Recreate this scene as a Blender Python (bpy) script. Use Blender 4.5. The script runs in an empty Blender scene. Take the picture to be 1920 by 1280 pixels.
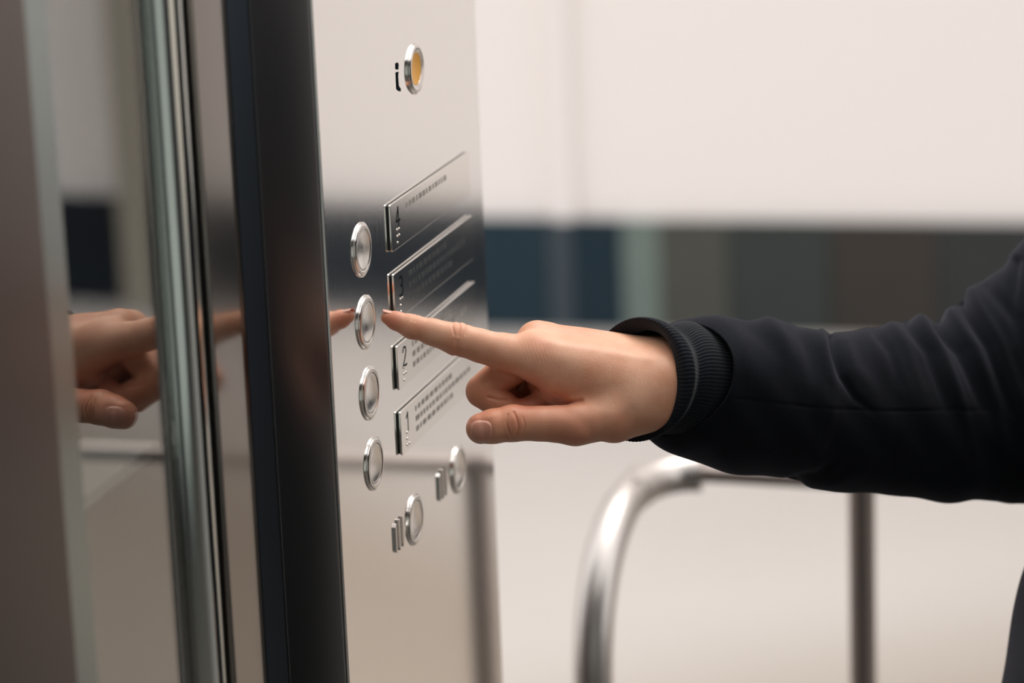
import bpy, math, random
import numpy as np
from mathutils import Vector, Matrix

random.seed(7)
rng = np.random.default_rng(5)
scene = bpy.context.scene
COL = scene.collection

# ------------------------------------------------------------------ camera frame
F = 5600.0                      # focal length in pixels of the 1920 frame (105 mm)
CX, CY = 960.0, 640.0
H = 1.65                        # eye height of the photographer
D0 = 1.977                      # distance of the pressed button
dn = np.array([855.0, 21766.0, F]); dn /= np.linalg.norm(dn)      # "down" seen in camera axes
wz = -dn
wy = np.array([0, 0, 1.0]); wy = wy - wy.dot(dn) * dn; wy /= np.linalg.norm(wy)
wx = np.cross(wy, wz)
R = np.stack([wx, wy, wz])      # camera axes (right, down, forward) -> world
CAM = np.array([0.0, 0.0, H])

def ray(px, py):
    return R @ np.array([(px - CX) / F, (py - CY) / F, 1.0])

def U(px, py, pz=0.0):
    """a point of the place: seen at px, py and pz further than the button (pz in px of 0.353 mm)"""
    return CAM + ray(px, py) * D0 * (1 + pz / F)

def UA(P):
    P = np.asarray(P, float)
    dep = D0 * (1 + P[:, 2] / F)
    c = np.stack([(P[:, 0] - CX) / F * dep, (P[:, 1] - CY) / F * dep, dep], 1)
    return c @ R.T + CAM

def hit(px, py, p0, n):
    r = ray(px, py)
    return CAM + r * ((np.array(p0) - CAM).dot(n) / r.dot(n))

cam_d = bpy.data.cameras.new('camera')
cam = bpy.data.objects.new('camera', cam_d)
COL.objects.link(cam)
M = Matrix.Identity(4)
for i in range(3):
    M[i][0] = R[i, 0]; M[i][1] = -R[i, 1]; M[i][2] = -R[i, 2]; M[i][3] = CAM[i]
cam.matrix_world = M
cam_d.sensor_width = 36
cam_d.lens = F * 36 / 1920
cam_d.clip_start = 0.02
cam_d.dof.use_dof = True
cam_d.dof.focus_distance = 1.99
cam_d.dof.aperture_fstop = 3.9
scene.camera = cam

# panel plane: the direction it runs away from us, and its normal towards the room
dv = ray(2543, -863); dv[2] = 0; dv /= np.linalg.norm(dv)
DD = dv
NN = np.array([dv[1], -dv[0], 0.0])          # towards the right / camera side
UPV = np.array([0, 0, 1.0])
PB = U(686, 604, 0)                          # foot of the pressed button on the panel
def onp(px, py, w=0.0):
    """point on the plane parallel to the panel, w metres in front of it"""
    return hit(px, py, PB + NN * w, NN)
def uz(px, py, w=0.0):
    p = onp(px, py, w) - PB
    return p.dot(DD), p[2] + PB[2]
def P3(u, w, z):
    p = PB + DD * u + NN * w
    return np.array([p[0], p[1], z])

# ------------------------------------------------------------------ helpers
def lin(c):
    return tuple(((v / 255) / 12.92 if v / 255 <= 0.04045 else ((v / 255 + 0.055) / 1.055) ** 2.4) for v in c)

def mat(name, color=(0.8, 0.8, 0.8), rough=0.5, metal=0.0, **kw):
    m = bpy.data.materials.new(name); m.use_nodes = True
    b = m.node_tree.nodes['Principled BSDF']
    b.inputs['Base Color'].default_value = (*color, 1)
    b.inputs['Roughness'].default_value = rough
    b.inputs['Metallic'].default_value = metal
    for k, v in kw.items():
        b.inputs[k.replace('_', ' ')].default_value = v
    return m

def nodes(m):
    return m.node_tree.nodes, m.node_tree.links, m.node_tree.nodes['Principled BSDF']

def noise_color(m, c1, c2, scale, detail=3, coord='Object', stretch=(1, 1, 1), lo=0.3, hi=0.7):
    N, L, b = nodes(m)
    tc = N.new('ShaderNodeTexCoord'); mp = N.new('ShaderNodeMapping'); mp.inputs['Scale'].default_value = stretch
    nz = N.new('ShaderNodeTexNoise'); nz.inputs['Scale'].default_value = scale; nz.inputs['Detail'].default_value = detail
    cr = N.new('ShaderNodeValToRGB')
    cr.color_ramp.elements[0].position = lo; cr.color_ramp.elements[1].position = hi
    cr.color_ramp.elements[0].color = (*c1, 1); cr.color_ramp.elements[1].color = (*c2, 1)
    L.new(tc.outputs[coord], mp.inputs[0]); L.new(mp.outputs[0], nz.inputs['Vector'])
    L.new(nz.outputs['Fac'], cr.inputs[0]); L.new(cr.outputs[0], b.inputs['Base Color'])
    return nz, mp

def bump(m, scale, strength, dist=0.001, stretch=(1, 1, 1), coord='Object', detail=2):
    N, L, b = nodes(m)
    tc = N.new('ShaderNodeTexCoord'); mp = N.new('ShaderNodeMapping'); mp.inputs['Scale'].default_value = stretch
    nz = N.new('ShaderNodeTexNoise'); nz.inputs['Scale'].default_value = scale; nz.inputs['Detail'].default_value = detail
    bp = N.new('ShaderNodeBump'); bp.inputs['Strength'].default_value = strength; bp.inputs['Distance'].default_value = dist
    L.new(tc.outputs[coord], mp.inputs[0]); L.new(mp.outputs[0], nz.inputs['Vector'])
    L.new(nz.outputs['Fac'], bp.inputs['Height'])
    prev = b.inputs['Normal'].links
    if prev: L.new(prev[0].from_socket, bp.inputs['Normal'])
    L.new(bp.outputs[0], b.inputs['Normal'])

def const_tangent(m, v, aniso):
    N, L, b = nodes(m)
    c = N.new('ShaderNodeCombineXYZ')
    for i in range(3): c.inputs[i].default_value = v[i]
    L.new(c.outputs[0], b.inputs['Tangent']); b.inputs['Anisotropic'].default_value = aniso

class MB:
    def __init__(s): s.v = []; s.f = []
    def add(s, vs, fs):
        o = len(s.v); s.v += [tuple(float(c) for c in v) for v in vs]; s.f += [tuple(i + o for i in f) for f in fs]
        return s
    def quadgrid(s, P, closeu=False, closev=False):
        """P: array (nu, nv, 3)"""
        nu, nv = P.shape[:2]; o = len(s.v)
        s.v += [tuple(p) for p in P.reshape(-1, 3).tolist()]
        for i in range(nu if closeu else nu - 1):
            i2 = (i + 1) % nu
            for j in range(nv if closev else nv - 1):
                j2 = (j + 1) % nv
                s.f.append((o + i * nv + j, o + i2 * nv + j, o + i2 * nv + j2, o + i * nv + j2))
        return s
    def frame_box(s, c, ax, ay, az, hx, hy, hz):
        c, ax, ay, az = map(np.array, (c, ax, ay, az))
        vs = [c + ax * hx * i + ay * hy * j + az * hz * k for i in (-1, 1) for j in (-1, 1) for k in (-1, 1)]
        return s.add(vs, [(0, 1, 3, 2), (4, 6, 7, 5), (0, 4, 5, 1), (2, 3, 7, 6), (0, 2, 6, 4), (1, 5, 7, 3)])
    def pbox(s, u0, u1, w0, w1, z0, z1):
        return s.frame_box(P3((u0 + u1) / 2, (w0 + w1) / 2, (z0 + z1) / 2), DD, NN, UPV, abs(u1 - u0) / 2, abs(w1 - w0) / 2, abs(z1 - z0) / 2)
    def prism(s, outline, origin, ax, ay, az, h0, h1):
        """outline (x,y) extruded along az"""
        n = len(outline)
        vs = [np.array(origin) + np.array(ax) * x + np.array(ay) * y + np.array(az) * h for h in (h0, h1) for x, y in outline]
        fs = [tuple(range(n)), tuple(range(n, 2 * n))[::-1]] + [(i, (i + 1) % n, n + (i + 1) % n, n + i) for i in range(n)]
        return s.add(vs, fs)
    def lathe(s, prof, origin, ax, ay, az, n=64):
        P = np.zeros((len(prof), n, 3))
        for i, (r, h) in enumerate(prof):
            for j in range(n):
                a = 2 * math.pi * j / n
                P[i, j] = np.array(origin) + (np.array(ax) * math.cos(a) + np.array(ay) * math.sin(a)) * r + np.array(az) * h
        return s.quadgrid(P, closev=True)
    def tube(s, pts, rad, n=20, cap=True):
        pts = [np.array(p, float) for p in pts]
        if np.isscalar(rad): rad = [rad] * len(pts)
        T = [(pts[min(i + 1, len(pts) - 1)] - pts[max(i - 1, 0)]) for i in range(len(pts))]
        T = [t / np.linalg.norm(t) for t in T]
        a = np.array([0, 0, 1.0]) if abs(T[0][2]) < 0.9 else np.array([1.0, 0, 0])
        x = np.cross(T[0], a); x /= np.linalg.norm(x)
        P = np.zeros((len(pts), n, 3))
        for i, p in enumerate(pts):
            x = x - x.dot(T[i]) * T[i]; x /= np.linalg.norm(x); y = np.cross(T[i], x)
            for j in range(n):
                q = 2 * math.pi * j / n
                P[i, j] = p + (x * math.cos(q) + y * math.sin(q)) * rad[i]
        o = len(s.v)
        s.quadgrid(P, closev=True)
        if cap:
            s.f.append(tuple(o + j for j in range(n))); s.f.append(tuple(o + (len(pts) - 1) * n + j for j in range(n))[::-1])
        return s
    def build(s, name, m, parent=None, smooth=False, bevel=0, origin=None, autosmooth=None):
        me = bpy.data.meshes.new(name)
        me.from_pydata(s.v, [], s.f); me.validate(); me.update()
        return finish(me, name, m, parent, smooth, bevel, origin)

def finish(me, name, m, parent, smooth, bevel, origin=None):
    import bmesh
    bm = bmesh.new(); bm.from_mesh(me)
    bmesh.ops.recalc_face_normals(bm, faces=bm.faces)
    if smooth == 'auto':
        for e in bm.edges:
            e.smooth = not (len(e.link_faces) == 2 and e.calc_face_angle(0) > 0.6)
    bm.to_mesh(me); bm.free()
    if smooth:
        me.polygons.foreach_set('use_smooth', [True] * len(me.polygons))
    co = np.zeros(len(me.vertices) * 3); me.vertices.foreach_get('co', co); co = co.reshape(-1, 3)
    if origin is None:
        origin = np.array([(co[:, 0].min() + co[:, 0].max()) / 2, (co[:, 1].min() + co[:, 1].max()) / 2, co[:, 2].min()])
    origin = np.array(origin, float)
    me.vertices.foreach_set('co', (co - origin).ravel()); me.update()
    o = bpy.data.objects.new(name, me); COL.objects.link(o)
    me.materials.append(m)
    o.location = origin
    if parent is not None:
        o.parent = parent
        q = parent; off = Vector((0, 0, 0))
        while q is not None:
            off += q.location; q = q.parent
        o.location = Vector(origin) - off
    if bevel:
        b = o.modifiers.new('bevel', 'BEVEL'); b.width = bevel; b.segments = 3; b.limit_method = 'ANGLE'
        me.polygons.foreach_set('use_smooth', [True] * len(me.polygons))
        b.harden_normals = True
    return o

def empty(name, loc, parent=None):
    o = bpy.data.objects.new(name, None); COL.objects.link(o); o.location = Vector([float(c) for c in loc]); o.empty_display_size = 0.1
    if parent is not None:
        o.parent = parent; o.location = o.location - parent.location
    return o

def tag(o, label=None, cat=None, group=None, kind=None):
    if label: o['label'] = label
    if cat: o['category'] = cat
    if group: o['group'] = group
    if kind: o['kind'] = kind
    return o
def struct(o, label=None):
    o['kind'] = 'structure'
    if label: o['label'] = label
    return o

# ------------------------------------------------------------------ materials
ZT = (0, 0, 1)
m_panel = mat('brushed_steel', (0.92, 0.905, 0.89), 0.23, 1.0)
const_tangent(m_panel, ZT, 0.8)
def streaks(m, amount=0.10, base=0.23, k=420):
    """fine vertical grain: small roughness changes in lines"""
    N, L, b = nodes(m)
    g = N.new('ShaderNodeNewGeometry')
    dt = N.new('ShaderNodeVectorMath'); dt.operation = 'DOT_PRODUCT'; dt.inputs[1].default_value = tuple(DD)
    L.new(g.outputs['Position'], dt.inputs[0])
    nz = N.new('ShaderNodeTexNoise'); nz.noise_dimensions = '1D'; nz.inputs['Scale'].default_value = k; nz.inputs['Detail'].default_value = 3
    L.new(dt.outputs['Value'], nz.inputs['W'])
    mr = N.new('ShaderNodeMapRange'); mr.inputs[3].default_value = base - amount / 2; mr.inputs[4].default_value = base + amount / 2
    mr.inputs[1].default_value = 0.25; mr.inputs[2].default_value = 0.75
    L.new(nz.outputs['Fac'], mr.inputs[0]); L.new(mr.outputs[0], b.inputs['Roughness'])
streaks(m_panel, 0.022, 0.072)
m_plate = mat('plate_steel', (0.86, 0.83, 0.79), 0.09, 1.0); const_tangent(m_plate, ZT, 0.6)
m_polish = mat('polished_steel', (0.80, 0.77, 0.74), 0.2, 1.0)
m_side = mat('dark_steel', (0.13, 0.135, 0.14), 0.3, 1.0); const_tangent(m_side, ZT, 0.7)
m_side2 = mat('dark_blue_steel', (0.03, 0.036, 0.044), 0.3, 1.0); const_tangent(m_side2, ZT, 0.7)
m_jamb = mat('jamb_steel', (0.27, 0.25, 0.235), 0.10, 1.0); const_tangent(m_jamb, ZT, 0.6)
m_chrome = mat('chrome_tube', (0.66, 0.69, 0.66), 0.13, 1.0)
m_black = mat('black_rubber', (0.006, 0.012, 0.011), 0.6)
m_engrave = mat('engraved_paint', (0.006, 0.012, 0.014), 0.9, Specular_IOR_Level=0.05)
m_engrave_soft = mat('engraved_line', (0.40, 0.385, 0.36), 0.45)
m_engrave_mid = mat('engraved_line_dark', (0.035, 0.05, 0.055), 0.45)
m_amber = mat('amber_lens', (0.90, 0.42, 0.035), 0.35)
m_spun = mat('spun_steel', (0.80, 0.78, 0.75), 0.17, 1.0)
N_, L_, b_ = nodes(m_spun)
tg = N_.new('ShaderNodeTangent'); tg.direction_type = 'RADIAL'; tg.axis = 'Z'
b_.inputs['Anisotropic'].default_value = 0.7
L_.new(tg.outputs[0], b_.inputs['Tangent'])

m_wall = mat('white_wall', (0.86, 0.80, 0.775), 0.7)
bump(m_wall, 60, 0.05)
m_floor = mat('pale_concrete', (0.5, 0.46, 0.43), 0.55)
noise_color(m_floor, (0.445, 0.41, 0.382), (0.485, 0.452, 0.43), 0.9, 4)
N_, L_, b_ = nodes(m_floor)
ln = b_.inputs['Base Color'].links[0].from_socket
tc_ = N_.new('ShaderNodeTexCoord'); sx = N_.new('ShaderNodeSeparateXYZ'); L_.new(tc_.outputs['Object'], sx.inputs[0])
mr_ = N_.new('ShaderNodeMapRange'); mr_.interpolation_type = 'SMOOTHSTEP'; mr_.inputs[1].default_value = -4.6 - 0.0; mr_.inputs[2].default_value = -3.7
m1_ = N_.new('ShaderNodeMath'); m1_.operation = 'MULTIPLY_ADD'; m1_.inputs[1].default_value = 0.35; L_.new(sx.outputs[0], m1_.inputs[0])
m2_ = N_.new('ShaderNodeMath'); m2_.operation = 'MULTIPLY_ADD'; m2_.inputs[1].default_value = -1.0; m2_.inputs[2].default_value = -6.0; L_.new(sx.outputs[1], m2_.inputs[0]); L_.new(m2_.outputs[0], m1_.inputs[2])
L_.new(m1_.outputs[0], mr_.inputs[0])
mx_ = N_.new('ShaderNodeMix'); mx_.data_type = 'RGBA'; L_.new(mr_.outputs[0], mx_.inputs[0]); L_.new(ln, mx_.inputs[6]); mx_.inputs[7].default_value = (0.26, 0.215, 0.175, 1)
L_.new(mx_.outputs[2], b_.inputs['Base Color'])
bump(m_floor, 300, 0.1, 0.001)

# ------------------------------------------------------------------ the setting
Pf = hit(1000, 612, (0, 0, 0), UPV)                     # where the floor meets the far wall
az = math.radians(13.2)
WN = np.array([math.sin(az), math.cos(az), 0.0])        # away from us
WD = np.array([math.cos(az), -math.sin(az), 0.0])       # along the wall, to the right
def wall_s(px, py=520):
    return (hit(px, py, Pf, WN) - Pf).dot(WD)
ztop = hit(1000, 414, Pf - WN * 0.03, WN)[2]

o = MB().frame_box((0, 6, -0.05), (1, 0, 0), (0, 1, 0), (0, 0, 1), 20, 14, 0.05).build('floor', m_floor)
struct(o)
m_bounce_cut = mat('dark_bounce_cut', (0.075, 0.068, 0.062), 0.6); noise_color(m_bounce_cut, (0.06, 0.055, 0.05), (0.10, 0.09, 0.08), 6, 4)
o = MB().frame_box((1.6, 1.1, 0.001), (1, 0, 0), (0, 1, 0), (0, 0, 1), 4.4, 2.6, 0.001).build('floor_front_added', m_bounce_cut); struct(o)  # unseen dark floor sheet, added to cut bounce light under the hand
o = MB().frame_box(Pf + WN * 0.25 + UPV * 2.0, WD, WN, UPV, 18, 0.25, 2.0).build('wall_back', m_wall)
struct(o)
bands = [(-14000, 860, (30, 42, 48)), (860, 1036, (40, 58, 68)), (1036, 1079, (74, 83, 90)), (1079, 1172, (34, 52, 62)),
         (1172, 1243, (120, 132, 127)), (1243, 1370, (84, 85, 79)), (1370, 1560, (62, 67, 66)),
         (1560, 1760, (66, 62, 58)), (1760, 1990, (60, 62, 62)), (1990, 2600, (44, 56, 62)), (2600, 3600, (22, 34, 44)),
         (3600, 5200, (20, 34, 46)), (5200, 9000, (48, 50, 50)), (9000, 40000, (40, 44, 48))]
smin, smax = -17.9, 17.9
for i, (a, b, c) in enumerate(bands):
    s0 = max(smin, wall_s(a)) if a > -9000 else smin
    s1 = wall_s(b)
    if s1 < s0 or b > 20000: s1 = smax
    if s0 > smax: continue
    c_ = lin(c)
    m = mat('plinth_%d' % i, tuple(v for v in c_), 0.7, Specular_IOR_Level=0.15)
    noise_color(m, tuple(v * 0.68 for v in c_), tuple(v * 0.92 for v in c_), 3.0, 3)
    o = MB().frame_box(Pf + WD * (s0 + s1) / 2 - WN * 0.015 + UPV * ztop / 2, WD, WN, UPV, (s1 - s0) / 2 - 0.0015, 0.015, ztop / 2).build('trim_%d' % (i + 1), m)
    struct(o)
# slim pale pilaster on the white wall above the slate strip
s0, s1 = wall_s(1046), wall_s(1082)
m_pil = mat('pilaster_paint', (0.835, 0.782, 0.765), 0.7)
o = MB().frame_box(Pf + WD * (s0 + s1) / 2 - WN * 0.01 + UPV * (ztop + 4) / 2, WD, WN, UPV, (s1 - s0) / 2, 0.012, (4 - ztop) / 2).build('trim_20', m_pil)
struct(o)
# unseen dark wall and canopy, added to keep the steel's reflections dark
m_darkwall = mat('added_wall_dark', (0.020, 0.022, 0.025), 0.6); bump(m_darkwall, 20, 0.2)
m_canopy = mat('added_canopy_dark', (0.04, 0.042, 0.045), 0.6)
o = MB().frame_box((1.0, -1.6, 2.0), (1, 0, 0), (0, 1, 0), (0, 0, 1), 5.0, 0.1, 2.0).build('wall_rear_added', m_darkwall); struct(o)
m_reflector = mat('reflector_grey_green', (0.70, 0.79, 0.76), 0.6)
o = MB().frame_box((0.5, -1.48, 1.5), (1, 0, 0), (0, 1, 0), (0, 0, 1), 1.15, 0.015, 1.3).build('trim_21', m_reflector); struct(o)  # pale reflector added out of view for the tube's bright stripe
o = MB().frame_box((0.6, -0.55, 3.05), (1, 0, 0), (0, 1, 0), (0, 0, 1), 4.6, 0.94, 0.08).build('canopy_added', m_canopy); struct(o)

# ------------------------------------------------------------------ call panel
u_l = uz(620, 640)[0]                      # near edge of the steel face
u_r = uz(917, 640)[0]                      # far edge
ZB, ZT2 = 0.0, 2.25
panel = empty('elevator_call_panel', P3((u_l + u_r) / 2, -0.02, 0))
tag(panel, 'brushed steel elevator call panel with a column of round buttons and floor number plates', 'control panel')
o = MB().pbox(u_l, u_r, -0.004, 0.0, ZB + 0.002, ZT2).build('face_plate', m_panel, panel, bevel=0.0012)
o['label'] = 'brushed steel front sheet'
# rounded far edge + box behind
MB().pbox(u_l + 0.006, u_r - 0.004, -0.070, -0.0045, ZB + 0.002, ZT2 - 0.002).build('housing', m_side, panel, bevel=0.002)

# dark oblique jamb between panel and door (two faces with a thin seam between)
wj = -0.030
def solve_at(px, w, py=640):
    return uz(px, py, w)[0]
u_j = solve_at(463, wj)
ws = wj * 0.70
u_s = solve_at(505, ws)
jamb = empty('door_jamb', P3((u_l + u_j) / 2, -0.03, 0))
tag(jamb, 'dark brushed steel door jamb with a thin vertical seam beside the call panel', 'door jamb')
mb = MB()
def vprism(mb, pts, z0=0.002, z1=ZT2):
    vs = [P3(u, w, z) for z in (z0, z1) for u, w in pts]; n = len(pts)
    return mb.add(vs, [tuple(range(n)), tuple(range(n, 2 * n))[::-1]] + [(i, (i + 1) % n, n + (i + 1) % n, n + i) for i in range(n)])
e = 0.0007
k = 0.009   # small bevel strip by the panel
pA = (u_l - 0.0005, -0.0015); pA2 = (u_l - 0.0045, -0.0018)
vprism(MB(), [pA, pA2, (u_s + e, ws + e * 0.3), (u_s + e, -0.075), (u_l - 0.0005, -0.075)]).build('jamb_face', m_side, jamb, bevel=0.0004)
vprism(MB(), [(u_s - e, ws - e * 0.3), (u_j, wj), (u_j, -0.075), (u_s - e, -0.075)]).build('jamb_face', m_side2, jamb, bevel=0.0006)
MB().pbox(u_s - e, u_s + e, -0.075, ws - 0.003, 0.002, ZT2).build('seam', m_black, jamb)

# flat jamb strip between the oblique faces and the tube, parallel to the panel
tc = onp(338, 640, -0.0455); rt = 0.0142
u_t = (tc - PB).dot(DD) + rt + 0.0008
strip = MB().pbox(u_t, u_j - 0.0003, -0.072, wj, 0.002, ZT2).build('door_frame', m_jamb, bevel=0.0015)
tag(strip, 'glossy dark steel frame strip between the round tube and the jamb seam', 'door frame')

# vertical tube
tc = onp(338, 640, -0.0455)
rt = 0.0142
tb = MB().tube([(tc[0], tc[1], 0.002), (tc[0], tc[1], 1.1), (tc[0], tc[1], ZT2)], rt, 48)
tube = tb.build('vertical_tube', m_chrome, smooth='auto')
tag(tube, 'polished round vertical steel tube in front of the glass door edge', 'tube')

# glass door: double glazing
wg = -0.0455
u_g = uz(338, 640, wg)[0] - 0.004
door = empty('door_1', P3(u_g - 0.35, wg, 0)); struct(door)
m_glass = mat('door_glass', (0.93, 0.97, 0.95), 0.0, 0.0); nodes(m_glass)[2].inputs['Transmission Weight'].default_value = 1.0
nodes(m_glass)[2].inputs['IOR'].default_value = 2.4
MB().pbox(u_g - 0.75, u_g, wg - 0.006, wg, 0.08, ZT2 - 0.06).build('glass_pane', m_glass, door)
m_frame = mat('door_frame_dark', (0.03, 0.03, 0.032), 0.4, 0.5)
mb = MB(); mb.pbox(u_g - 0.80, u_g + 0.004, wg - 0.018, wg + 0.002, 0.004, 0.078); mb.pbox(u_g - 0.80, u_g + 0.004, wg - 0.018, wg + 0.002, ZT2 - 0.058, ZT2)
mb.pbox(u_g - 0.80, u_g - 0.752, wg - 0.018, wg + 0.002, 0.08, ZT2 - 0.06)
mb.build('door_leaf_frame', m_frame, door, bevel=0.001)
# what stands behind the glass
m_cab = mat('cabin_lining', (0.055, 0.042, 0.040), 0.6)
mb = MB(); mb.pbox(u_g - 1.2, u_r, -0.92, -0.90, 0, ZT2); mb.pbox(u_g - 1.22, u_g - 1.2, -0.92, wg - 0.03, 0, ZT2); mb.pbox(u_r - 0.02, u_r, -0.90, -0.075, 0, ZT2)
mb.pbox(u_g - 1.22, u_r, -0.92, wg - 0.02, ZT2, ZT2 + 0.05)
mb.build('wall_left', m_cab); struct(bpy.data.objects['wall_left'])
m_mull = mat('bead_steel', (0.36, 0.41, 0.40), 0.26, 1.0); const_tangent(m_mull, ZT, 0.6)
m_stile = mat('bronze_steel', (0.165, 0.138, 0.128), 0.34, 1.0); const_tangent(m_stile, ZT, 0.6)
u0 = uz(80, 480, wg + 0.001)[0]; u1 = uz(122, 480, wg + 0.001)[0]
o = MB().pbox(u0, u1, wg + 0.0002, wg + 0.0014, 0.08, ZT2 - 0.06).build('glazing_bead', m_mull, door)
o = MB().pbox(u0 - 0.16, u0 - 0.0005, wg + 0.0002, wg + 0.002, 0.08, ZT2 - 0.06).build('door_stile', m_stile, door)
# beige column on the far wall, seen mirrored in the door glass
def mirror_hit(px, py, w):
    p = onp(px, py, w); d = p - CAM; d = d - 2 * d.dot(NN) * NN
    q0 = Pf - WN * 0.1
    return p + d * ((q0 - p).dot(WN) / d.dot(WN))
a_, b_ = mirror_hit(218, 320, wg), mirror_hit(272, 320, wg)
sa, sb = sorted([(a_ - Pf).dot(WD), (b_ - Pf).dot(WD)])
m_colb = mat('olive_paint', (0.36, 0.33, 0.27), 0.7)
o = MB().frame_box(Pf + WD * (sa + sb) / 2 - WN * 0.07 + UPV * 2.0, WD, WN, UPV, (sb - sa) / 2, 0.035, 2.0).build('trim_23', m_colb); struct(o)
# grab bar inside, running along the glass
wb = -0.075
ua, za = uz(60, 1000, wb); ub, zb = uz(272, 822, wb)
zbar = (za + zb) / 2
m_bar = mat('sill_paint', (0.55, 0.54, 0.52), 0.5)
la = bpy.data.lights.new('rail_fill', 'AREA'); la.shape = 'RECTANGLE'; la.size = 0.6; la.size_y = 0.3; la.energy = 2.5; la.color = (1, 0.95, 0.9)  # fill light added inside the cabin to brighten the rail behind the glass
lo_ = bpy.data.objects.new('rail_fill', la); COL.objects.link(lo_); lo_.location = P3(u_g - 0.4, -0.45, ZT2 - 0.02)
mb = MB().pbox(ua - 0.4, ub + 0.01, wb - 0.05, wb, zbar - 0.010, zbar)
bar = mb.build('cabin_rail', m_bar, bevel=0.002)
tag(bar, 'flat steel rail running diagonally behind the door glass at hip height', 'rail')

# buttons ---------------------------------------------------------
def Rot(ax, ay, azv):
    m3 = Matrix(((ax[0], ay[0], azv[0]), (ax[1], ay[1], azv[1]), (ax[2], ay[2], azv[2])))
    return m3.to_quaternion()
QP = Rot(DD, UPV, NN)
LX, LY, LZ = (1, 0, 0), (0, 1, 0), (0, 0, 1)
def place(o, u, z, w=0.0):
    o.location = Vector(P3(u, w, z)) - panel.location
    o.rotation_mode = 'QUATERNION'; o.rotation_quaternion = QP
def btn(px, py, R_, hgt=0.0021, lens=None):
    """px,py: middle of the visible button"""
    u, z = uz(px, py, hgt * 0.5)
    r = R_
    prof = [(r + 0.0009, 0.0), (r + 0.0009, 0.0008), (r, 0.0010), (r, hgt * 0.55), (r - 0.0002, hgt * 0.75), (r - 0.0009, hgt * 0.93), (r - 0.0016, hgt), (r - 0.0024, hgt), (r - 0.0031, hgt * 0.94), (r - 0.0036, hgt * 0.80), (r - 0.0037, hgt * 0.4)]
    if lens is not None: prof = prof[:8] + [(r - 0.0054, hgt * 0.55), (r - 0.0057, hgt * 0.2)]
    bz = MB().lathe(prof, (0, 0, 0), LX, LY, LZ, 96).build('push_button', m_polish, panel, smooth='auto', origin=(0, 0, 0))
    place(bz, u, z)
    rc = r - (0.0039 if lens is None else 0.0058)
    if lens is None:
        prof = [(rc, hgt * 0.4), (rc, hgt * 0.78), (rc - 0.0005, hgt * 0.86)]
        for q in range(1, 15):
            rr = (rc - 0.0005) * (1 - q / 14)
            prof.append((max(rr, 0.00001), hgt * 0.86 - 0.0013 * (1 - (rr / rc) ** 2)))
        cp = MB().lathe(prof, (0, 0, 0), LX, LY, LZ, 96).build('button_cap', m_spun, None, smooth='auto', origin=(0, 0, 0))
    else:
        prof = [(rc + 0.0002, hgt * 0.4), (rc, hgt * 0.55)]
        for q in range(1, 11):
            rr = rc * (1 - q / 10)
            prof.append((max(rr, 0.00001), hgt * 0.55 - 0.0012 * (1 - (rr / rc) ** 2)))
        cp = MB().lathe(prof, (0, 0, 0), LX, LY, LZ, 72).build('button_cap', lens, None, smooth='auto', origin=(0, 0, 0))
    cp.parent = bz
    return bz, u, z
mmpx = 0.353e-3
B = []
for px, py in ((680, 468), (688, 604), (695, 737), (703, 869)):
    B.append(btn(px, py, 0.0174))
b_y, uy, zy = btn(780, 129, 0.0168, 0.0026, m_amber); b_y['label'] = 'button with an amber yellow lens'
btn(779, 974, 0.0174); btn(861, 880, 0.0172)

# number plates ---------------------------------------------------
digits = {
 '4': [[(0.62, 0), (0.62, 1)], [(0.62, 1), (0.0, 0.32), (1.0, 0.32)]],
 '3': [[(0.05, 0.95), (0.5, 1.0), (0.9, 0.8), (0.8, 0.6), (0.4, 0.53)], [(0.4, 0.53), (0.85, 0.45), (0.95, 0.22), (0.55, 0.0), (0.05, 0.08)]],
 '2': [[(0.05, 0.78), (0.35, 1.0), (0.8, 0.95), (0.92, 0.72), (0.5, 0.35), (0.0, 0.0), (1.0, 0.0)]],
 '1': [[(0.15, 0.75), (0.55, 1.0), (0.55, 0.0)]]}
def stroke(mb, pts, wd, h0, h1):
    for (x0, y0), (x1, y1) in zip(pts[:-1], pts[1:]):
        d = np.array([x1 - x0, y1 - y0]); l = np.linalg.norm(d); d /= l; n = np.array([-d[1], d[0]]) * wd / 2
        a = np.array([x0, y0]) - d * wd * 0.3; b = np.array([x1, y1]) + d * wd * 0.3
        mb.prism([tuple(a - n), tuple(b - n), tuple(b + n), tuple(a + n)], (0, 0, 0), LX, LY, LZ, h0, h1)
def rrect(w, h, r, n=6):
    o = []
    for cx, cy, a0 in ((w - r, h - r, 0), (r, h - r, 90), (r, r, 180), (w - r, r, 270)):
        for q in range(n + 1):
            a = math.radians(a0 + 90 * q / n); o.append((cx + r * math.cos(a), cy + r * math.sin(a)))
    return o
u_pl = uz(742, 515, 0.004)[0]
u_pr = uz(889, 410, 0.004)[0]
PW = u_pr - u_pl
plates = [('4', 384, 472, 737, m_engrave_soft), ('3', 515, 603, 742, m_engrave_mid), ('2', 650, 732, 748, m_engrave_soft), ('1', 773, 853, 755, m_engrave_soft)]
dots = {'4': [(0, 2), (1, 2), (0, 1), (1, 1), (0, 0)], '3': [(0, 2), (1, 2), (0, 1), (0, 0)], '2': [(0, 2), (0, 1), (1, 1), (0, 0)], '1': [(0, 2), (0, 1), (0, 0), (1, 0)]}
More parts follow.
